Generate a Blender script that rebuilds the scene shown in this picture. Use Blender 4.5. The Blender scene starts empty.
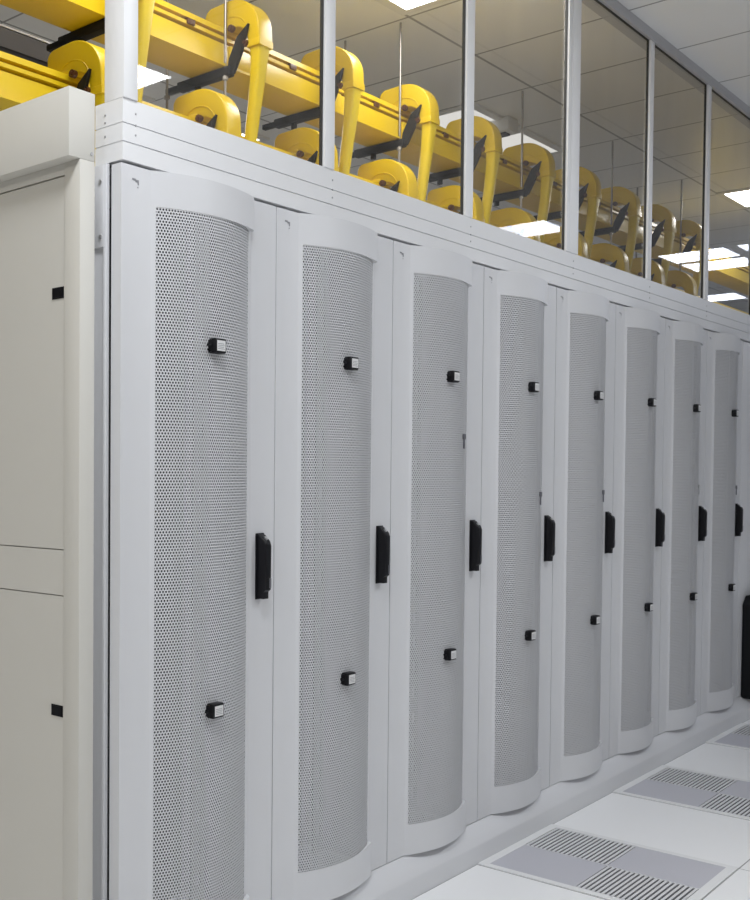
import bpy, bmesh, math
from mathutils import Vector, Matrix, Euler

scene = bpy.context.scene
col = scene.collection
PI = math.pi

# ------------------------------------------------------------------ helpers
def link(o):
    col.objects.link(o)
    return o

def tag(o, label=None, cat=None, group=None, kind=None):
    if label: o['label'] = label
    if cat: o['category'] = cat
    if group: o['group'] = group
    if kind: o['kind'] = kind
    return o

def empty(name, loc=(0, 0, 0)):
    o = bpy.data.objects.new(name, None)
    o.empty_display_size = 0.1
    o.location = loc
    return link(o)

class MB:
    """collects shapes into one mesh"""
    def __init__(self):
        self.bm = bmesh.new()
        self.uv = self.bm.loops.layers.uv.new('metric')

    def box(self, x0, x1, y0, y1, z0, z1, mi=0, bevel=0.0, seg=2):
        t = bmesh.new()
        v = [t.verts.new((x, y, z)) for x in (x0, x1) for y in (y0, y1) for z in (z0, z1)]
        for f in ((0, 1, 3, 2), (4, 6, 7, 5), (0, 4, 5, 1), (2, 3, 7, 6), (0, 2, 6, 4), (1, 5, 7, 3)):
            t.faces.new([v[i] for i in f])
        if bevel > 0:
            bmesh.ops.bevel(t, geom=t.edges[:], offset=bevel, segments=seg, profile=0.5, affect='EDGES')
        self._merge(t, mi, smooth=bevel > 0)
        return self

    def prism(self, pts, y0, y1, mi=0, bevel=0.0, axis='y', smooth=False):
        """pts: (x, z) outline extruded along y (or (x, y) along z with axis 'z')"""
        t = bmesh.new()
        def P(a, b, c):
            if axis == 'y': return (a, c, b)
            if axis == 'z': return (a, b, c)
            return (c, a, b)
        A = [t.verts.new(P(a, b, y0)) for a, b in pts]
        B = [t.verts.new(P(a, b, y1)) for a, b in pts]
        n = len(pts)
        fa = t.faces.new(A); fb = t.faces.new(B[::-1])
        for i in range(n):
            t.faces.new((A[(i + 1) % n], A[i], B[i], B[(i + 1) % n]))
        bmesh.ops.recalc_face_normals(t, faces=t.faces[:])
        if bevel > 0:
            ed = list({e for f in (fa, fb) for e in f.edges})
            bmesh.ops.bevel(t, geom=ed, offset=bevel, segments=3, profile=0.5, affect='EDGES')
        bmesh.ops.triangulate(t, faces=[f for f in t.faces if len(f.verts) > 6])
        self._merge(t, mi, smooth=smooth)
        return self

    def cyl(self, p0, p1, r, seg=12, mi=0, r1=None):
        p0, p1 = Vector(p0), Vector(p1)
        d = p1 - p0
        t = bmesh.new()
        bmesh.ops.create_cone(t, cap_ends=True, segments=seg, radius1=r, radius2=r if r1 is None else r1, depth=d.length)
        M = Matrix.Translation((p0 + p1) / 2) @ d.to_track_quat('Z', 'Y').to_matrix().to_4x4()
        bmesh.ops.transform(t, matrix=M, verts=t.verts[:])
        self._merge(t, mi, smooth=True)
        return self

    def loft(self, rings, mi=0, caps=True):
        t = bmesh.new()
        R = [[t.verts.new(p) for p in r] for r in rings]
        n = len(rings[0])
        for a, b in zip(R, R[1:]):
            for i in range(n):
                t.faces.new((a[i], a[(i + 1) % n], b[(i + 1) % n], b[i]))
        if caps:
            t.faces.new(R[0][::-1]); t.faces.new(R[-1])
        bmesh.ops.recalc_face_normals(t, faces=t.faces[:])
        self._merge(t, mi, smooth=True)
        return self

    def quad_uv(self, pts, uvs, mi=0, smooth=False):
        v = [self.bm.verts.new(p) for p in pts]
        f = self.bm.faces.new(v)
        f.material_index = mi; f.smooth = smooth
        for l, u in zip(f.loops, uvs):
            l[self.uv].uv = u
        return self

    def quad(self, pts, mi=0):
        return self.quad_uv(pts, [(0, 0)] * len(pts), mi)

    def _merge(self, t, mi, smooth):
        vm = {}
        for v in t.verts:
            vm[v] = self.bm.verts.new(v.co)
        for f in t.faces:
            try:
                g = self.bm.faces.new([vm[v] for v in f.verts])
            except ValueError:
                continue
            g.material_index = mi
            g.smooth = smooth
        t.free()

    def mesh(self, name, mats, weld=False):
        if weld:
            bmesh.ops.remove_doubles(self.bm, verts=self.bm.verts[:], dist=1e-5)
        me = bpy.data.meshes.new(name)
        self.bm.to_mesh(me)
        self.bm.free()
        for m in (mats if isinstance(mats, (list, tuple)) else [mats]):
            me.materials.append(m)
        me.set_sharp_from_angle(angle=math.radians(38))
        return me

    def build(self, name, mats, parent=None, weld=False, loc=None):
        o = bpy.data.objects.new(name, self.mesh(name, mats, weld))
        if parent: o.parent = parent
        if loc: o.location = loc
        return link(o)

def copy_tree(o, parent=None):
    c = o.copy()
    col.objects.link(c)
    if parent is not None: c.parent = parent
    for ch in list(o.children):
        copy_tree(ch, c)
    return c

def rename_tree(o):
    return o

# ------------------------------------------------------------------ materials
def mat(name, color, rough=0.5, metal=0.0, spec=0.5, bump=0.0, bump_scale=60.0, var=0.0, coat=0.0):
    m = bpy.data.materials.new(name)
    m.use_nodes = True
    nt = m.node_tree
    b = nt.nodes['Principled BSDF']
    b.inputs['Base Color'].default_value = (*color, 1)
    b.inputs['Roughness'].default_value = rough
    b.inputs['Metallic'].default_value = metal
    b.inputs['Specular IOR Level'].default_value = spec
    if coat:
        b.inputs['Coat Weight'].default_value = coat
        b.inputs['Coat Roughness'].default_value = 0.15
    if bump or var:
        tc = nt.nodes.new('ShaderNodeTexCoord')
        nz = nt.nodes.new('ShaderNodeTexNoise')
        nz.inputs['Scale'].default_value = bump_scale
        nz.inputs['Detail'].default_value = 3
        nt.links.new(tc.outputs['Object'], nz.inputs['Vector'])
        if bump:
            bp = nt.nodes.new('ShaderNodeBump')
            bp.inputs['Strength'].default_value = bump
            bp.inputs['Distance'].default_value = 0.002
            nt.links.new(nz.outputs['Fac'], bp.inputs['Height'])
            nt.links.new(bp.outputs['Normal'], b.inputs['Normal'])
        if var:
            mx = nt.nodes.new('ShaderNodeMix'); mx.data_type = 'RGBA'
            mx.inputs[6].default_value = (*[c * (1 - var) for c in color], 1)
            mx.inputs[7].default_value = (*[min(1, c * (1 + var)) for c in color], 1)
            nt.links.new(nz.outputs['Fac'], mx.inputs[0])
            nt.links.new(mx.outputs[2], b.inputs['Base Color'])
    return m

def emit(name, color, strength):
    m = bpy.data.materials.new(name)
    m.use_nodes = True
    nt = m.node_tree
    nt.nodes.remove(nt.nodes['Principled BSDF'])
    e = nt.nodes.new('ShaderNodeEmission')
    e.inputs['Color'].default_value = (*color, 1)
    e.inputs['Strength'].default_value = strength
    nt.links.new(e.outputs[0], nt.nodes['Material Output'].inputs['Surface'])
    return m

def grid_mat(name, color, line, px, ox, py, oy, w, rough, spec=0.5, metal=0.0, var=0.03, bevel_w=None):
    """flat panels with joint lines every px / py metres (object coordinates)"""
    m = mat(name, color, rough, metal, spec)
    nt = m.node_tree; b = nt.nodes['Principled BSDF']
    tc = nt.nodes.new('ShaderNodeTexCoord')
    sp = nt.nodes.new('ShaderNodeSeparateXYZ')
    nt.links.new(tc.outputs['Object'], sp.inputs[0])
    def M(op, a, c=None):
        n = nt.nodes.new('ShaderNodeMath'); n.operation = op
        for i, v in enumerate((a, c)):
            if v is None: continue
            if isinstance(v, (int, float)): n.inputs[i].default_value = v
            else: nt.links.new(v, n.inputs[i])
        return n.outputs[0]
    outs = []
    for ax, p, o in ((0, px, ox), (1, py, oy)):
        f = M('FRACT', M('DIVIDE', M('SUBTRACT', sp.outputs[ax], o - p / 2), p))
        d = M('MULTIPLY', M('ABSOLUTE', M('SUBTRACT', f, 0.5)), p)
        outs.append(M('LESS_THAN', d, w / 2))
    fac = M('MAXIMUM', outs[0], outs[1])
    nz = nt.nodes.new('ShaderNodeTexNoise'); nz.inputs['Scale'].default_value = 1.3
    nt.links.new(tc.outputs['Object'], nz.inputs['Vector'])
    v = nt.nodes.new('ShaderNodeMix'); v.data_type = 'RGBA'
    v.inputs[6].default_value = (*[c * (1 - var) for c in color], 1)
    v.inputs[7].default_value = (*[c * (1 + var) for c in color], 1)
    nt.links.new(nz.outputs['Fac'], v.inputs[0])
    mx = nt.nodes.new('ShaderNodeMix'); mx.data_type = 'RGBA'
    nt.links.new(fac, mx.inputs[0]); nt.links.new(v.outputs[2], mx.inputs[6])
    mx.inputs[7].default_value = (*line, 1)
    nt.links.new(mx.outputs[2], b.inputs['Base Color'])
    return m

def perforated_mat(name, color, p, r, rough):
    """sheet with a hexagonal grid of round holes; metric UVs"""
    m = mat(name, color, rough)
    nt = m.node_tree; b = nt.nodes['Principled BSDF']; out = nt.nodes['Material Output']
    uv = nt.nodes.new('ShaderNodeUVMap'); uv.uv_map = 'metric'
    sp = nt.nodes.new('ShaderNodeSeparateXYZ'); nt.links.new(uv.outputs[0], sp.inputs[0])
    def M(op, a, c=None):
        n = nt.nodes.new('ShaderNodeMath'); n.operation = op
        for i, v in enumerate((a, c)):
            if v is None: continue
            if isinstance(v, (int, float)): n.inputs[i].default_value = v
            else: nt.links.new(v, n.inputs[i])
        return n.outputs[0]
    ph = p * math.sqrt(3)
    ds = []
    for off in (0.0, 0.5):
        a = M('MULTIPLY', M('SUBTRACT', M('FRACT', M('ADD', M('DIVIDE', sp.outputs[0], p), off)), 0.5), p)
        c = M('MULTIPLY', M('SUBTRACT', M('FRACT', M('ADD', M('DIVIDE', sp.outputs[1], ph), off)), 0.5), ph)
        ds.append(M('ADD', M('MULTIPLY', a, a), M('MULTIPLY', c, c)))
    hole = M('LESS_THAN', M('MINIMUM', ds[0], ds[1]), r * r)
    tr = nt.nodes.new('ShaderNodeBsdfTransparent')
    mx = nt.nodes.new('ShaderNodeMixShader')
    nt.links.new(hole, mx.inputs[0]); nt.links.new(b.outputs[0], mx.inputs[1]); nt.links.new(tr.outputs[0], mx.inputs[2])
    nt.links.new(mx.outputs[0], out.inputs['Surface'])
    return m

def glass_mat(name):
    m = bpy.data.materials.new(name); m.use_nodes = True
    nt = m.node_tree; nt.nodes.remove(nt.nodes['Principled BSDF'])
    out = nt.nodes['Material Output']
    tr = nt.nodes.new('ShaderNodeBsdfTransparent'); tr.inputs[0].default_value = (0.95, 0.94, 0.92, 1)
    gl = nt.nodes.new('ShaderNodeBsdfGlossy'); gl.inputs['Roughness'].default_value = 0.02
    df = nt.nodes.new('ShaderNodeBsdfDiffuse'); df.inputs[0].default_value = (0.75, 0.74, 0.72, 1)
    fr = nt.nodes.new('ShaderNodeFresnel'); fr.inputs[0].default_value = 1.45
    # faint dusty smears on the pane
    tc = nt.nodes.new('ShaderNodeTexCoord')
    mp = nt.nodes.new('ShaderNodeMapping'); mp.inputs['Scale'].default_value = (1, 2.2, 0.8)
    nz = nt.nodes.new('ShaderNodeTexNoise'); nz.inputs['Scale'].default_value = 2.2; nz.inputs['Detail'].default_value = 4
    rp = nt.nodes.new('ShaderNodeMapRange')
    rp.inputs[1].default_value = 0.35; rp.inputs[2].default_value = 0.75; rp.inputs[3].default_value = 0.01; rp.inputs[4].default_value = 0.08
    nt.links.new(tc.outputs['Object'], mp.inputs[0]); nt.links.new(mp.outputs[0], nz.inputs['Vector']); nt.links.new(nz.outputs['Fac'], rp.inputs[0])
    m1 = nt.nodes.new('ShaderNodeMixShader'); m2 = nt.nodes.new('ShaderNodeMixShader')
    nt.links.new(rp.outputs[0], m1.inputs[0]); nt.links.new(tr.outputs[0], m1.inputs[1]); nt.links.new(df.outputs[0], m1.inputs[2])
    nt.links.new(fr.outputs[0], m2.inputs[0]); nt.links.new(m1.outputs[0], m2.inputs[1]); nt.links.new(gl.outputs[0], m2.inputs[2])
    nt.links.new(m2.outputs[0], out.inputs['Surface'])
    return m

M_RACK = mat('rack_white_powder_coat', (0.66, 0.665, 0.685), 0.42, bump=0.06, bump_scale=900)
M_PERF = perforated_mat('perforated_steel', (0.66, 0.665, 0.685), 0.0081, 0.00265, 0.42)
M_INNER = mat('rack_interior_grey', (0.10, 0.10, 0.105), 0.7)
M_RAIL = mat('rack_rail_zinc', (0.30, 0.30, 0.31), 0.5, 0.3)
M_BLACK = mat('black_plastic', (0.005, 0.005, 0.007), 0.42, spec=0.25)
M_RIVET = mat('rivet_grey', (0.36, 0.36, 0.37), 0.4, 0.4)
M_CASE = mat('black_case_plastic', (0.006, 0.007, 0.009), 0.6, spec=0.2)
M_LABEL = mat('label_paper', (0.72, 0.72, 0.72), 0.6)
M_INK = mat('label_ink', (0.28, 0.28, 0.30), 0.7)
M_CLIP = mat('grey_clip', (0.16, 0.16, 0.18), 0.45, 0.4)
M_STEEL = mat('bright_steel', (0.62, 0.62, 0.63), 0.3, 0.9)
M_PANEL = mat('end_panel_off_white', (0.61, 0.595, 0.55), 0.5, bump=0.05, bump_scale=700)
M_BEAM = mat('white_aluminium_cladding', (0.76, 0.765, 0.78), 0.4)
M_POST = mat('satin_aluminium_post', (0.84, 0.845, 0.86), 0.4, 0.0)
M_RAILTOP = mat('grey_aluminium_head_rail', (0.50, 0.50, 0.52), 0.4, 0.3)
M_GASKET = mat('dark_rubber_gasket', (0.03, 0.03, 0.03), 0.6)
M_GLASS = glass_mat('dusty_clear_glass')
M_YEL = mat('yellow_plastic', (0.70, 0.49, 0.010), 0.3, spec=0.4)
M_YEL2 = mat('yellow_plastic_chute', (0.72, 0.54, 0.015), 0.34, spec=0.4)
M_LATCH = mat('brown_latch_plastic', (0.09, 0.03, 0.01), 0.45)
M_BRKT = mat('black_steel_bracket', (0.008, 0.007, 0.0065), 0.6, spec=0.3)
M_ROD = mat('zinc_threaded_rod', (0.34, 0.32, 0.30), 0.35, 0.8)
M_TRAY = mat('dark_steel_tray', (0.07, 0.065, 0.065), 0.45, 0.4)
M_FLOOR = grid_mat('raised_floor_laminate', (0.90, 0.905, 0.915), (0.30, 0.30, 0.30), 0.6, 0.053, 0.6, 1.687, 0.004, 0.32)
M_CEIL = grid_mat('metal_ceiling_panels', (0.83, 0.83, 0.825), (0.31, 0.305, 0.30), 1.2, -0.64, 0.605, 3.06, 0.012, 0.3, var=0.05)
M_WALL = mat('painted_wall', (0.42, 0.42, 0.42), 0.6)
M_TILEPLATE = mat('grey_tile_plate', (0.52, 0.52, 0.57), 0.45, var=0.06, bump_scale=500)
M_TILEFRAME = mat('white_tile_frame', (0.80, 0.805, 0.81), 0.4)
M_BAR = mat('grille_bar_white', (0.70, 0.70, 0.72), 0.4)
M_VOID = mat('dark_underfloor', (0.06, 0.06, 0.066), 0.8)
M_LAMP_A = emit('lamp_diffuser_aisle', (0.945, 0.97, 1.0), 48.0)
M_LAMP_C = emit('lamp_diffuser_dim', (1.0, 0.985, 0.95), 0.85)
M_LAMP_D = emit('lamp_diffuser_far_aisle', (0.80, 0.86, 1.0), 11.5)
M_FILL_E = emit('added_fill_end', (1.0, 0.84, 0.58), 19.0)  # warm glow of the added fill light facing the end panel
M_LAMP_B = emit('lamp_diffuser_hall', (1.0, 0.985, 0.95), 14.0)
M_LFRAME = mat('lamp_frame_white', (0.72, 0.72, 0.72), 0.4)

# ------------------------------------------------------------------ the room
CEIL = 3.21
def struct(name, mb, m):
    return tag(mb.build(name, m), kind='structure')

b = MB(); b.quad([(-4.6, -5, 0), (3.6, -5, 0), (3.6, 15, 0), (-4.6, 15, 0)]); struct('floor', b, M_FLOOR)
b = MB(); b.box(-4.6, 3.6, -5, 15, CEIL, CEIL + 0.05); struct('ceiling', b, M_CEIL)
b = MB(); b.box(-4.7, -4.6, -5, 15, 0, CEIL); struct('wall_left', b, M_WALL)
b = MB(); b.box(3.6, 3.7, -5, 15, 0, CEIL); struct('wall_right', b, M_WALL)
b = MB(); b.box(-4.7, 3.7, 15, 15.1, 0, CEIL); struct('wall_back', b, M_WALL)
b = MB(); b.box(-4.7, 3.7, -5.1, -5, 0, CEIL); struct('wall_front', b, M_WALL)

# ------------------------------------------------------------------ server racks
DZ0, DZ1 = 0.110, 1.9965          # door bottom / top
DW = 0.5955                       # door width
def bm_(y):                      # how far the middle of the door, with the perforated sheet, stands out at y
    t = (y - 0.292) / 0.196
    return 0.0 if abs(t) >= 1 else 0.0435 * (1 - t * t)
def bx(y):                       # the same for the solid bands above and below: fuller on the handle side
    if y <= 0.292 or y >= 0.488: return bm_(y)
    e, ye = 0.019, 0.470
    if y <= ye: return 0.0435 - (0.0435 - e) * ((y - 0.292) / (ye - 0.292)) ** 2
    u = (y - ye) / (0.488 - ye)
    return e * (1 - u ** 2.2)

GY0, GY1, GZ0, GZ1 = 0.111, 0.460, 0.205, 1.914

def profile_ys(y0, y1, n):
    return [y0 + (y1 - y0) * i / n for i in range(n + 1)]

def make_rack():
    root = empty('server_rack')
    # cabinet body: five sheets of steel with an open front
    m = MB()
    t = 0.012
    m.box(-1.05, -0.060, 0.0, t, 0.06, 2.0); m.box(-1.05, -0.060, 0.6 - t, 0.6, 0.06, 2.0)
    m.box(-1.05, -0.060, t, 0.6 - t, 1.985, 2.0); m.box(-1.05, -0.034, t, 0.6 - t, 0.06, 0.10)
    m.box(-1.05, -1.04, t, 0.6 - t, 0.10, 1.985)
    body = m.build('cabinet_body', M_RACK, root)
    # inside: dark blanking plates on a rail frame
    m = MB()
    m.box(-0.30, -0.285, 0.03, 0.57, 0.10, 1.985)
    for k in range(20):
        m.box(-0.285, -0.275, 0.05, 0.50, 0.135 + k * 0.089, 0.135 + k * 0.089 + 0.082)
    m.build('equipment_plates', M_INNER, body)
    m = MB()
    for y0 in (0.03, 0.52):
        m.box(-0.215, -0.21, y0, y0 + 0.018, 0.10, 1.985); m.box(-0.215, -0.21, y0 + 0.042, y0 + 0.06, 0.10, 1.985)
        for k in range(22):
            m.box(-0.215, -0.21, y0 + 0.018, y0 + 0.042, 0.10 + k * 0.089, 0.10 + k * 0.089 + 0.05)
    m.build('mounting_rail', M_RAIL, body)
    # plinth with a sloped top
    m = MB()
    m.prism([(-0.03, 0.0), (0.053, 0.0), (0.053, 0.058), (0.050, 0.064), (0.0, 0.1075), (-0.03, 0.1075)], 0.0, 0.6)
    m.build('plinth', M_RACK, root)
    # door: flat flanges and a bowed centre, perforated opening left free
    d = MB()
    ys = sorted(set([round(v, 5) for v in [0.0, 0.02] + profile_ys(0.096, GY0, 3) + profile_ys(GY0, 0.292, 11) + profile_ys(0.292, GY1, 11) + profile_ys(GY1, 0.470, 2) + profile_ys(0.470, 0.488, 7) + [DW - 0.02, DW]]))
    zs = [DZ0, GZ0, GZ1, DZ1]
    for i in range(len(ys) - 1):
        a, c = ys[i], ys[i + 1]
        inside = GY0 - 1e-6 <= a and c <= GY1 + 1e-6
        for j in range(3):
            f = bm_ if j == 1 else bx
            if inside and j == 1: continue
            d.quad_uv([(f(a), a, zs[j]), (f(c), c, zs[j]), (f(c), c, zs[j + 1]), (f(a), a, zs[j + 1])], [(0, 0)] * 4, smooth=True)
        for z, flip in ((GZ0, False), (GZ1, True)):      # small steps between band and middle
            if max(abs(bx(a) - bm_(a)), abs(bx(c) - bm_(c))) > 1e-6:
                q = [(bm_(a), a, z), (bx(a), a, z), (bx(c), c, z), (bm_(c), c, z)]
                d.quad(q[::-1] if flip else q)
        for z, flip in ((DZ0, True), (DZ1, False)):      # door top and bottom edges
            q = [(-0.03, a, z), (bx(a), a, z), (bx(c), c, z), (-0.03, c, z)]
            d.quad(q[::-1] if flip else q)
    d.quad([(-0.03, 0, DZ0), (0, 0, DZ0), (0, 0, DZ1), (-0.03, 0, DZ1)])
    d.quad([(-0.03, DW, DZ0), (-0.03, DW, DZ1), (0, DW, DZ1), (0, DW, DZ0)])
    # return lips round the opening
    for y in (GY0, GY1):
        d.quad([(bm_(y), y, GZ0), (bm_(y), y, GZ1), (bm_(y) - 0.004, y, GZ1), (bm_(y) - 0.004, y, GZ0)])
    door = d.build('door', M_RACK, root, weld=True)
    s = MB()
    n = 40
    gy = profile_ys(GY0, GY1, n)
    for dp in (0.0008, 0.0014):          # outer and inner skin of the sheet
        L = 0.0
        for i in range(n):
            a, c = gy[i], gy[i + 1]
            ln = math.hypot(c - a, bm_(c) - bm_(a))
            s.quad_uv([(bm_(a) - dp, a, GZ0), (bm_(c) - dp, c, GZ0), (bm_(c) - dp, c, GZ1), (bm_(a) - dp, a, GZ1)],
                      [(L, 0), (L + ln, 0), (L + ln, GZ1 - GZ0), (L, GZ1 - GZ0)], smooth=True)
            L += ln
    s.build('perforated_panel', M_PERF, door, weld=True)
    # swing handle
    h = MB()
    h.box(0.0, 0.004, 0.514, 0.549, 0.970, 1.142, bevel=0.0015)
    h.prism([(0.002, 0.972), (0.022, 0.972), (0.022, 0.990), (0.029, 0.996), (0.030, 1.110), (0.026, 1.122), (0.010, 1.138), (0.002, 1.140)], 0.518, 0.545, bevel=0.003, smooth=True)
    hd = h.build('handle', M_BLACK, door)
    k = MB(); k.box(0.0285, 0.0308, 0.536, 0.543, 1.000, 1.026, bevel=0.001)
    k.build('handle_badge', M_CLIP, door)
    k = MB(); k.cyl((0.018, 0.532, 1.126), (0.0225, 0.532, 1.131), 0.0055, 12)
    k.build('handle_lock', M_STEEL, door)
    # two temperature sensors on the perforated sheet
    for z in (1.603, 0.723):
        s = MB()
        y0, y1 = 0.266, 0.309
        x0 = 0.0415
        s.box(x0 - 0.004, x0 + 0.020, y0, y1, z - 0.018, z + 0.018, bevel=0.004)
        s.box(x0 - 0.004, x0 + 0.011, y0 - 0.004, y1 + 0.002, z - 0.015, z + 0.015, bevel=0.004)
        s.cyl((x0 + 0.008, y0 - 0.016, z), (x0 + 0.008, y0, z), 0.0026, 8)
        s.build('temperature_sensor', M_BLACK, door)
        s = MB()
        xf = x0 + 0.0201
        s.box(xf - 0.0004, xf + 0.0003, y0 + 0.0055, y1 - 0.0055, z - 0.0125, z + 0.0125)
        for i in range(4):
            s.box(xf + 0.0002, xf + 0.0006, y0 + 0.009, y1 - 0.011 + 0.003 * (i % 2), z + 0.004 - i * 0.004, z + 0.0052 - i * 0.004, mi=1)
        s.build('sensor_label', [M_LABEL, M_INK], door)
    # small printed mark in the top corner of the door
    s = MB()
    s.box(0.0005, 0.001, 0.036, 0.048, 1.964, 1.968, mi=1); s.box(0.0005, 0.001, 0.047, 0.058, 1.961, 1.966, mi=1)
    s.box(0.0005, 0.001, 0.054, 0.058, 1.955, 1.963, mi=1); s.box(0.0005, 0.001, 0.053, 0.057, 1.948, 1.950, mi=1)
    s.build('door_marking', [M_RACK, M_INK], door)
    return root, door

ORD = ['', 'second', 'third', 'fourth', 'fifth', 'sixth', 'seventh', 'eighth']
proto, _ = make_rack()
racks = []
for i in range(8):
    r = proto if i == 0 else copy_tree(proto)
    r.location = (0, 0.6 * i, 0)
    if i == 0:
        lab = 'white server rack with bowed perforated door, beside the beige end panel at the near end'
    elif i == 7:
        lab = 'white server rack beside the black case, last perforated door of the row'
    else:
        lab = '%s white server rack with bowed perforated door, counted from the beige end panel' % ORD[i]
    tag(r, lab, 'server rack', 'white server racks in the row')
    racks.append(r)
# little grey clips hanging on some of the doors
for i, z in ((2, 1.402), (3, 1.208), (4, 1.208), (6, 1.222), (7, 1.214)):
    door = [c for c in racks[i].children if c.name.startswith('door')][0]
    m = MB()
    xx = bm_(0.40)
    m.box(xx, xx + 0.006, 0.392, 0.407, z + 0.006, z + 0.024, bevel=0.002)
    m.box(xx + 0.001, xx + 0.005, 0.3965, 0.4035, z - 0.024, z + 0.008, bevel=0.0015)
    c = m.build('hanging_clip', M_STEEL if i == 6 else M_CLIP, door)

# plain cabinet that closes the row
end = empty('end_cabinet', (0, 4.8, 0))
m = MB(); m.box(-1.05, -0.034, 0.004, 0.6, 0.06, 2.0); m.build('cabinet_body', M_RACK, end)
m = MB(); m.box(-0.03, 0.0, 0.004, 0.597, 0.108, 1.995, bevel=0.003); m.build('door', M_RACK, end)
m = MB(); m.prism([(-0.03, 0.0), (0.053, 0.0), (0.053, 0.058), (0.050, 0.064), (0.0, 0.1075), (-0.03, 0.1075)], 0.0, 0.6); m.build('plinth', M_RACK, end)
tag(end, 'plain white cabinet after the last perforated door, behind the black case', 'cabinet')

# black case hung on that cabinet
m = MB()
m.prism([(4.872, 0.105), (4.878, 0.098), (4.892, 0.098), (4.896, 0.112), (5.26, 0.112), (5.27, 0.13), (5.27, 0.64), (4.925, 0.645), (4.872, 0.602)], 0.001, 0.07, axis='x', bevel=0.008, smooth=True)
tag(m.build('equipment_case', M_CASE), 'tall black case with a cut top corner hung low on the last cabinet', 'case')

# ------------------------------------------------------------------ end panel of the row
ep = empty('rack_end_panel', (-0.6, -0.07, 0))
def at(o, p):            # parent keeping world coordinates (panel parts are drawn in world space)
    o.parent = p; o.matrix_parent_inverse = Matrix.Translation(p.location).inverted(); return o
m = MB(); m.box(-1.2, -0.040, -0.126, -0.044, 1.996, 2.147, bevel=0.001)
m.cyl((-0.041, -0.055, 2.012), (-0.0385, -0.055, 2.012), 0.004, 10, mi=1)
at(m.build('header', [M_PANEL, M_RIVET]), ep)
m = MB(); m.box(-0.090, -0.040, -0.091, -0.044, 0.0, 1.9955, bevel=0.0008); at(m.build('post', M_PANEL), ep)
m = MB()
m.box(-1.2, -0.0905, -0.089, -0.05, 0.02, 1.016); m.box(-1.2, -0.0905, -0.089, -0.05, 1.0185, 1.1215)
m.box(-1.2, -0.0905, -0.089, -0.05, 1.124, 1.966); m.box(-1.2, -0.0905, -0.089, -0.05, 1.970, 1.9955)
m.box(-1.2, -0.0905, -0.080, -0.052, 0.0, 1.99)
at(m.build('panel_sheet', M_PANEL), ep)
for z in (1.7065, 0.752):
    m = MB(); m.box(-0.130, -0.0925, -0.0905, -0.088, z - 0.013, z + 0.013); m.box(-0.127, -0.0955, -0.0915, -0.0895, z - 0.010, z + 0.010)
    at(m.build('latch_slot', M_BLACK), ep)
m = MB(); m.box(-1.2, -0.082, -0.044, 0.0, 0.0, 2.0)
at(m.build('side_frame', M_BEAM), ep)
m = MB(); m.box(-0.081, -0.036, -0.006, -0.0005, 0.0, 2.0)
m.box(-0.044, -0.036, -0.012, -0.0055, 0.0, 2.0, bevel=0.001)
m.box(-0.081, -0.042, -0.013, -0.0055, 1.812, 1.999, bevel=0.0008)
for z in (1.960, 1.835):
    m.cyl((-0.052, -0.0155, z), (-0.052, -0.012, z), 0.0055, 10, mi=1)
at(m.build('corner_strip', [M_RACK, M_STEEL]), ep)
tag(ep, 'beige flat end panel with overhanging header closing the near end of the rack row', 'panel')

# ------------------------------------------------------------------ glass screen on top of the racks
gs = empty('glass_screen', (0, 2.7, 2.0))
YE = 6.4
m = MB()
BF = 0.004
m.box(-0.082, BF, 0.0, YE, 2.003, 2.0425); m.box(-0.082, BF, 0.0, YE, 2.0455, 2.0845); m.box(-0.082, BF, 0.0, YE, 2.0870, 2.141)
m.box(-0.080, BF - 0.004, 0.002, YE, 2.0035, 2.134)
POSTS = [(-0.001, 0.046), (0.812, 0.860), (1.642, 1.694), (2.462, 2.575), (3.332, 3.380), (4.122, 4.172), (4.93, 4.98), (5.75, 5.80)]
for a, c in POSTS:
    yy = (a + c) / 2 + 0.02
    for z in (2.112, 2.0858, 2.064):
        m.cyl((BF - 0.001, yy, z), (BF + 0.0015, yy, z), 0.0024, 8, mi=1)
for z in (2.112, 2.095, 2.064):
    m.cyl((-0.05, -0.0015, z), (-0.05, 0.001, z), 0.0024, 8, mi=1)
at(m.build('base_beam', [M_BEAM, M_RIVET]), gs)
GZT = 3.166
for i, (a, c) in enumerate(POSTS):
    m = MB()
    if i == 3:
        m.box(-0.011, 0.008, a, a + 0.034, 2.141, GZT, bevel=0.001); m.box(-0.011, 0.008, a + 0.038, c, 2.141, GZT, bevel=0.002)
        m.box(-0.010, 0.004, a + 0.02, a + 0.05, 2.141, GZT)
    else:
        m.box(-0.052 if i == 0 else -0.011, 0.008, a, c, 2.141, GZT, bevel=0.001)
    at(m.build('glazing_post', M_POST), gs)
m = MB()
m.box(-0.052, 0.012, 0.0, YE, GZT, CEIL - 0.0005)
at(m.build('head_rail', M_RAILTOP), gs)
g = MB()
for (a, c), (d, e) in zip(POSTS, POSTS[1:] + [(YE, YE)]):
    g.box(-0.008, 0.000, d - 0.005, d, 2.141, GZT)
    g.box(-0.008, 0.000, c, d - 0.005, GZT - 0.003, GZT)
at(g.build('gasket', M_GASKET), gs)
for (a, c), (d, e) in zip(POSTS, POSTS[1:] + [(YE, YE)]):
    m = MB(); m.quad([(-0.005, c, 2.141), (-0.005, d, 2.141), (-0.005, d, GZT), (-0.005, c, GZT)])
    at(m.build('glass_pane', M_GLASS), gs)
tag(gs, 'tall framed glass screen with white posts standing on top of the rack row', 'glass screen', kind='thing')

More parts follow.
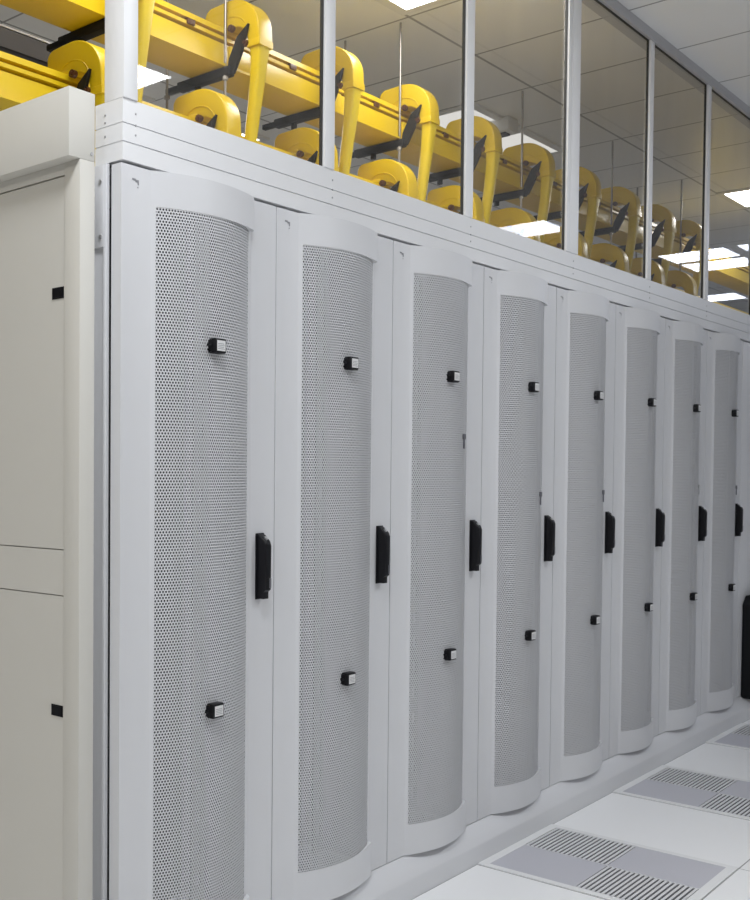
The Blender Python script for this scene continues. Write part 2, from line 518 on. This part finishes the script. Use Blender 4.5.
# ------------------------------------------------------------------ yellow fibre raceway
TX0, TX1 = -0.70, -0.85
ROWS = {'upper': (0.0, 0.0), 'lower': (-0.175, -0.35)}
HP, HY0 = 0.602, 1.300     # hood pitch, near face of the first hood behind the second pane
def trough(name, dz, label):
    root = empty(name, (-0.775, 3.0, 2.72 + dz))
    z = dz
    prof = [(TX1, 2.722), (TX1 + 0.02, 2.719), (TX0 + 0.014, 2.719), (TX0 + 0.014, 2.728), (TX0 + 0.002, 2.731), (TX0 + 0.004, 2.770), (TX0, 2.801), (TX0 - 0.018, 2.802), (TX0 - 0.018, 2.810),
            (TX0 + 0.006, 2.811), (TX0 + 0.006, 2.823), (TX0 - 0.018, 2.824), (TX0 - 0.018, 2.834), (TX0 + 0.006, 2.835), (TX0 + 0.004, 2.854), (TX1, 2.854)]
    m = MB(); m.prism([(a, c + z) for a, c in prof], -1.6, 8.4)
    at(m.build('channel', M_YEL), root)
    return root
tr_up = trough('cable_trough', 0.0, '')
tag(tr_up, 'yellow cable trough running high behind the glass, upper of the two', 'cable trough', 'yellow cable troughs behind the glass')
tr_lo = trough('cable_trough', -0.35, '')
tag(tr_lo, 'yellow cable trough just above the rack tops, lower of the two', 'cable trough', 'yellow cable troughs behind the glass')
# supports that carry the lower trough on the rack tops
for y in (-0.9, 0.9, 2.7, 4.5, 6.3):
    pass

NH = range(-1, 9)
for rk, root in (('upper', tr_up), ('lower', tr_lo)):
    dy, dz = ROWS[rk]
    for i in NH:
        y = HY0 + dy + HP * i
        m = MB(); m.box(TX1 - 0.002, TX0 + 0.010, y + 0.005, y + 0.12, 2.724 + dz, 2.800 + dz, bevel=0.004)
        at(m.build('coupler', M_YEL), root)
        m = MB(); m.box(TX0 - 0.004, TX0 + 0.012, y + 0.37, y + 0.41, 2.812 + dz, 2.832 + dz, bevel=0.002); at(m.build('latch', M_LATCH), root)

def arc(cx, cz, r, a0, a1, n):
    return [(cx + r * math.cos(math.radians(a0 + (a1 - a0) * i / n)), cz + r * math.sin(math.radians(a0 + (a1 - a0) * i / n))) for i in range(n + 1)]

def make_outlet():
    """hood over the trough with a chute dropping in front; local origin on the trough top at the near side"""
    root = empty('drop_outlet', (0, 0, 0))
    W = 0.080
    out = [(-0.80, 2.856), (-0.80, 2.925)] + arc(-0.770, 2.922, 0.030, 180, 90, 4)[1:] + [(-0.697, 2.955)] + arc(-0.697, 2.825, 0.130, 88, 4, 12) + [(-0.565, 2.775)]
    inn = [(-0.612, 2.775), (-0.614, 2.800)] + arc(-0.672, 2.800, 0.056, 10, 100, 6) + [(-0.690, 2.856)]
    m = MB()
    m.prism(out + inn, 0.0, W, bevel=0.004, smooth=True)
    m.prism([(-0.616, 2.770), (-0.5635, 2.770), (-0.5635, 2.794), (-0.616, 2.794)], -0.0015, W + 0.0015, bevel=0.003, smooth=True)
    pts = arc(-0.690, 2.820, 0.076, 12, 150, 12)
    for p, q in zip(pts, pts[1:]):
        m.cyl((p[0], -0.0005, p[1]), (q[0], -0.0005, q[1]), 0.0022, 6)
    m.box(-0.745, -0.692, -0.004, W + 0.004, 2.8555, 2.874, bevel=0.003)
    hood = m.build('hood', M_YEL, root)
    rings = []
    for z, cx, hx, wy, pw in ((2.775, -0.590, 0.023, 0.033, 0.3), (2.74, -0.592, 0.022, 0.029, 0.4), (2.67, -0.599, 0.022, 0.026, 0.6), (2.58, -0.611, 0.022, 0.024, 0.8), (2.46, -0.628, 0.022, 0.023, 1), (2.365, -0.636, 0.022, 0.022, 1)):
        ring = []
        for k in range(24):
            a = 2 * PI * k / 24
            c, s = math.cos(a), math.sin(a)
            ring.append((cx + hx * math.copysign(abs(c) ** pw, c), W / 2 + wy * math.copysign(abs(s) ** pw, s), z))
        rings.append(ring)
    m = MB(); m.loft(rings); m.build('chute', M_YEL2, root)
    for (x, z) in ((-0.678, 2.852), (-0.620, 2.786)):
        m = MB(); m.cyl((x, -0.014, z), (x, 0.002, z), 0.012, 14); m.cyl((x, -0.019, z), (x, -0.013, z), 0.006, 10)
        m.build('clip_knob', M_LATCH, root)
    return root
outlet = make_outlet()
first = True
for rk in ('upper', 'lower'):
    dy, dz = ROWS[rk]
    for i in NH:
        o = outlet if first else copy_tree(outlet)
        first = False
        o.location = (0, HY0 + dy + HP * i, dz)
        o['ord'] = i
        o['row'] = rk
outs = [o for o in col.objects if o.name.startswith('drop_outlet')]
def nth(i):
    return ['first', 'second', 'third', 'fourth', 'fifth', 'sixth', 'seventh', 'eighth', 'ninth', 'tenth', 'eleventh', 'twelfth', 'thirteenth', 'fourteenth'][i]
for o in outs:
    i, rk = o['ord'], o['row']
    if i == -1:
        tag(o, 'yellow cable drop outlet of the %s trough just before the corner post' % rk, 'cable outlet', 'yellow cable drop outlets')
    else:
        tag(o, '%s yellow drop outlet after the corner post on the %s trough' % (nth(i), rk), 'cable outlet', 'yellow cable drop outlets')
    del o['ord']; del o['row']

# black brackets hung on rods from the ceiling
def make_hanger(dz, kind):
    root = empty('trough_bracket', (0, 0, 0))
    m = MB()
    m.box(-0.905, -0.672, -0.018, 0.018, 2.686 + dz, 2.7185 + dz, bevel=0.004)
    m.box(-0.965, -0.895, -0.012, 0.012, 2.692 + dz, 2.712 + dz, bevel=0.003)
    m.cyl((-0.82, 0, 2.664 + dz), (-0.82, 0, 2.69 + dz), 0.012, 10)
    m.build('support_bar', M_BRKT, root)
    m = MB()
    m.prism([(-0.690, 2.690 + dz), (-0.660, 2.690 + dz), (-0.628, 2.752 + dz), (-0.600, 2.845 + dz), (-0.646, 2.812 + dz), (-0.680, 2.745 + dz)], -0.007, 0.007, bevel=0.002)
    m.build('clamp_arm', M_BRKT, root)
    if kind == 'rods':
        for x in (-0.690, -0.955):
            m = MB(); m.cyl((x, -0.013, 2.60), (x, -0.013, CEIL - 0.002), 0.005, 10)
            m.cyl((x, -0.013, 2.672), (x, -0.013, 2.684), 0.011, 6)
            m.build('threaded_rod', M_ROD, root)
    elif kind == 'stand':
        m = MB(); m.box(-0.80, -0.75, -0.018, 0.018, 2.0015, 2.690 + dz); m.box(-0.84, -0.71, -0.04, 0.04, 2.0005, 2.008)
        m.build('stand', M_BRKT, root)
    return root
for kind, rk, idx, w in (('rods', 'upper', range(0, 9, 2), 'black bracket hung on two rods under the upper yellow trough'),
                         ('clamp', 'upper', range(-1, 9, 2), 'black bracket without rods clamped under the upper yellow trough'),
                         ('stand', 'lower', range(-1, 8), 'black bracket on a stand under the lower yellow trough')):
    dy, dz = ROWS[rk]
    pro = make_hanger(dz, kind)
    for n, i in enumerate(idx):
        o = pro if n == 0 else copy_tree(pro)
        o.location = (0, HY0 + dy + HP * i - 0.012, 0)
        if i < 0:
            tag(o, '%s, just before the corner post' % w, 'bracket', 'black trough brackets')
        else:
            tag(o, '%s, at the %s outlet' % (w, nth(i)), 'bracket', 'black trough brackets')

# dark cable tray further back
ct = empty('cable_tray', (-1.35, 0.3, 2.8))
m = MB(); m.box(-1.52, -1.2, -2.2, 1.35, 2.775, 2.785)
for k in range(9):
    m.box(-1.5, -1.22, -2.0 + k * 0.38, -1.95 + k * 0.38, 2.785, 2.80)
at(m.build('tray_base', M_TRAY), ct)
for x in (-1.2, -1.52):
    m = MB(); m.box(x - 0.006, x + 0.006, -2.2, 1.35, 2.775, 2.842); m.box(x - 0.010, x + 0.010, -2.2, 1.35, 2.842, 2.848, mi=1)
    at(m.build('side_rail', [M_TRAY, M_STEEL]), ct)
for y in (-1.6, 0.2):
    for x in (-1.2, -1.52):
        m = MB(); m.cyl((x, y, 2.77), (x, y, CEIL - 0.002), 0.005, 8); at(m.build('hanger_rod', M_ROD), ct)
tag(ct, 'dark steel cable tray with a bright edge, behind the yellow troughs at the near end', 'cable tray')

# small grey box hanging under the ceiling
m = MB(); m.box(-1.02, -0.90, 4.00, 4.12, CEIL - 0.075, CEIL - 0.001, bevel=0.006); m.box(-0.99, -0.93, 4.03, 4.09, CEIL - 0.085, CEIL - 0.07, mi=1)
tag(m.build('ceiling_sensor_box', [M_LFRAME, M_GASKET]), 'small grey box under the ceiling beside the lit panels, behind the glass', 'sensor')

# ------------------------------------------------------------------ lights
def light(x0, x1, y0, y1, m_em, label):
    root = empty('ceiling_light', ((x0 + x1) / 2, (y0 + y1) / 2, CEIL))
    f = 0.04
    m = MB()
    zt, zb = CEIL - 0.001, CEIL - 0.012
    m.box(x0, x1, y0, y0 + f, zb, zt); m.box(x0, x1, y1 - f, y1, zb, zt)
    m.box(x0, x0 + f, y0 + f, y1 - f, zb, zt); m.box(x1 - f, x1, y0 + f, y1 - f, zb, zt)
    at(m.build('light_frame', M_LFRAME), root)
    m = MB(); m.quad([(x0 + f, y0 + f, zb + 0.003), (x0 + f, y1 - f, zb + 0.003), (x1 - f, y1 - f, zb + 0.003), (x1 - f, y0 + f, zb + 0.003)])
    at(m.build('diffuser', m_em), root)
    tag(root, label, 'ceiling light', 'square ceiling lights')
    return root
light(-0.64, -0.04, 1.80, 2.40, M_LAMP_B, 'square ceiling light at the top edge above the third glass pane')
light(-0.64, -0.04, 0.42, 1.02, M_LAMP_B, 'added square fill light above the first two racks behind the glass, out of view')  # added unseen light, evens the brightness along the yellow outlets
light(-0.64, -0.04, 6.62, 7.22, M_LAMP_B, 'square ceiling light seen at the right edge behind the last glass pane')
light(-2.62, -2.02, 1.83, 2.43, M_LAMP_B, 'square ceiling light glimpsed between the troughs by the corner post')
light(-2.60, -2.00, 2.80, 3.40, M_LAMP_B, 'square ceiling light glimpsed between the troughs behind the second outlet')
light(-1.53, -0.93, 3.67, 4.265, M_LAMP_C, 'dim ceiling light behind the fourth yellow outlet')
light(-1.53, -0.93, 4.275, 4.87, M_LAMP_C, 'dim ceiling light behind the fifth yellow outlet')
for x, y, m_em, lab in (
        (0.58, -0.95, M_LAMP_A, 'added square aisle fill light near the first rack, out of view'),  # added out of view to brighten the near doors
        (1.70, 1.70, M_LAMP_A, 'square aisle ceiling light mirrored in the glass beside the corner post'),
        (1.70, 6.50, M_LAMP_D, 'square aisle ceiling light mirrored in the fourth glass pane'),
        (1.08, 8.60, M_LAMP_D, 'square aisle ceiling light in the mirrored bright band, its tip'),
        (1.08, 9.20, M_LAMP_D, 'square aisle ceiling light in the mirrored bright band, behind its tip'),
        (0.48, 8.60, M_LAMP_D, 'square aisle ceiling light in the mirrored bright band, cut by the right edge'),
        (0.48, 9.20, M_LAMP_D, 'square aisle ceiling light in the mirrored bright band, lowest at the right edge'),
        (1.70, 11.3, M_LAMP_D, 'square aisle ceiling light mirrored lowest in the glass, farthest of all'),
        (0.58, -3.4, M_LAMP_A, 'added square aisle fill light behind the camera'),  # added unseen light, lifts the near end of the aisle
        (-1.0, -3.6, M_FILL_E, 'added warm fill light in front of the beige end panel, out of view')):  # added out of view, brightens and warms the end panel
    light(x, x + 0.58, y, y + 0.58, m_em, lab)

# ------------------------------------------------------------------ vented floor tiles
def make_tile():
    root = empty('vented_floor_tile')
    S = 0.598
    f = 0.028
    m = MB()
    z0, z1 = 0.0004, 0.004
    m.box(0, S, 0, f, z0, z1); m.box(0, S, S - f, S, z0, z1); m.box(0, f, f, S - f, z0, z1); m.box(S - f, S, f, S - f, z0, z1)
    m.build('tile_frame', M_TILEFRAME, root)
    h = S / 2
    quads = {(0, 0): 0, (0, 1): 1, (1, 0): 1, (1, 1): 0}
    for (ix, iy), g in quads.items():
        x0, x1 = (f, h) if ix == 0 else (h, S - f)
        y0, y1 = (f, h) if iy == 0 else (h, S - f)
        if not g:
            m = MB(); m.box(x0, x1, y0, y1, z0, 0.0034); m.build('perforated_quarter', M_TILEPLATE, root)
        else:
            gr = MB(); gr.box(x0, x1, y0, y1, z0, 0.0008, mi=1)
            n = 19
            w = (x1 - x0) / n
            for k in range(n):
                gr.box(x0 + k * w + 0.25 * w, x0 + k * w + 0.78 * w, y0, y1, 0.0008, 0.0036)
            gr.box(x0, x1, y0, y0 + 0.006, 0.0008, 0.0036); gr.box(x0, x1, y1 - 0.006, y1, 0.0008, 0.0036)
            gr.build('slotted_quarter', [M_BAR, M_VOID], root)
    return root
tile = make_tile()
for n, y in enumerate((1.688, 2.888, 4.088)):
    o = tile if n == 0 else copy_tree(tile)
    o.location = (0.054, y, 0)
    tag(o, ['vented white floor tile with two slotted quarters at the bottom of the view',
            'vented white floor tile with two slotted quarters, second along the racks',
            'vented white floor tile with two slotted quarters, farthest at the right edge'][n], 'floor tile', 'vented floor tiles along the racks')

# ------------------------------------------------------------------ camera
yaw, pit, rol = 0.8247122191182296, -0.026945195025911074, 0.0015762025214779928
F, CX, CY = 1081.868480213573, 36.579182547561494, 501.69450935234994
fw = Vector((-math.sin(yaw) * math.cos(pit), math.cos(yaw) * math.cos(pit), math.sin(pit)))
rt = fw.cross(Vector((0, 0, 1))).normalized()
up = rt.cross(fw)
c, s = math.cos(rol), math.sin(rol)
r2 = c * rt + s * up
u2 = -s * rt + c * up
cam = bpy.data.cameras.new('camera')
co = bpy.data.objects.new('camera', cam); link(co)
M = Matrix((r2, u2, -fw)).transposed().to_4x4()
M.translation = Vector((1.6719955126385515, -1.8032593007996953, 1.2985202064292878))
co.matrix_world = M
cam.sensor_fit = 'HORIZONTAL'; cam.sensor_width = 36
cam.lens = F * 36 / 750
cam.shift_x = (375 - CX) / 750
cam.shift_y = (CY - 450) / 750
cam.clip_start = 0.05; cam.clip_end = 100
scene.camera = co

w = bpy.data.worlds.new('world'); scene.world = w; w.use_nodes = True
w.node_tree.nodes['Background'].inputs[0].default_value = (0.9, 0.93, 1, 1)
w.node_tree.nodes['Background'].inputs[1].default_value = 0.0
scene.view_settings.view_transform = 'Standard'
scene.view_settings.look = 'None'
scene.view_settings.gamma = 1
scene.view_settings.use_curve_mapping = False
scene.view_settings.exposure = -0.08
scene.cycles.use_denoising = True
scene.cycles.max_bounces = 10
scene.cycles.diffuse_bounces = 6
scene.cycles.transparent_max_bounces = 16
scene.cycles.sample_clamp_indirect = 6
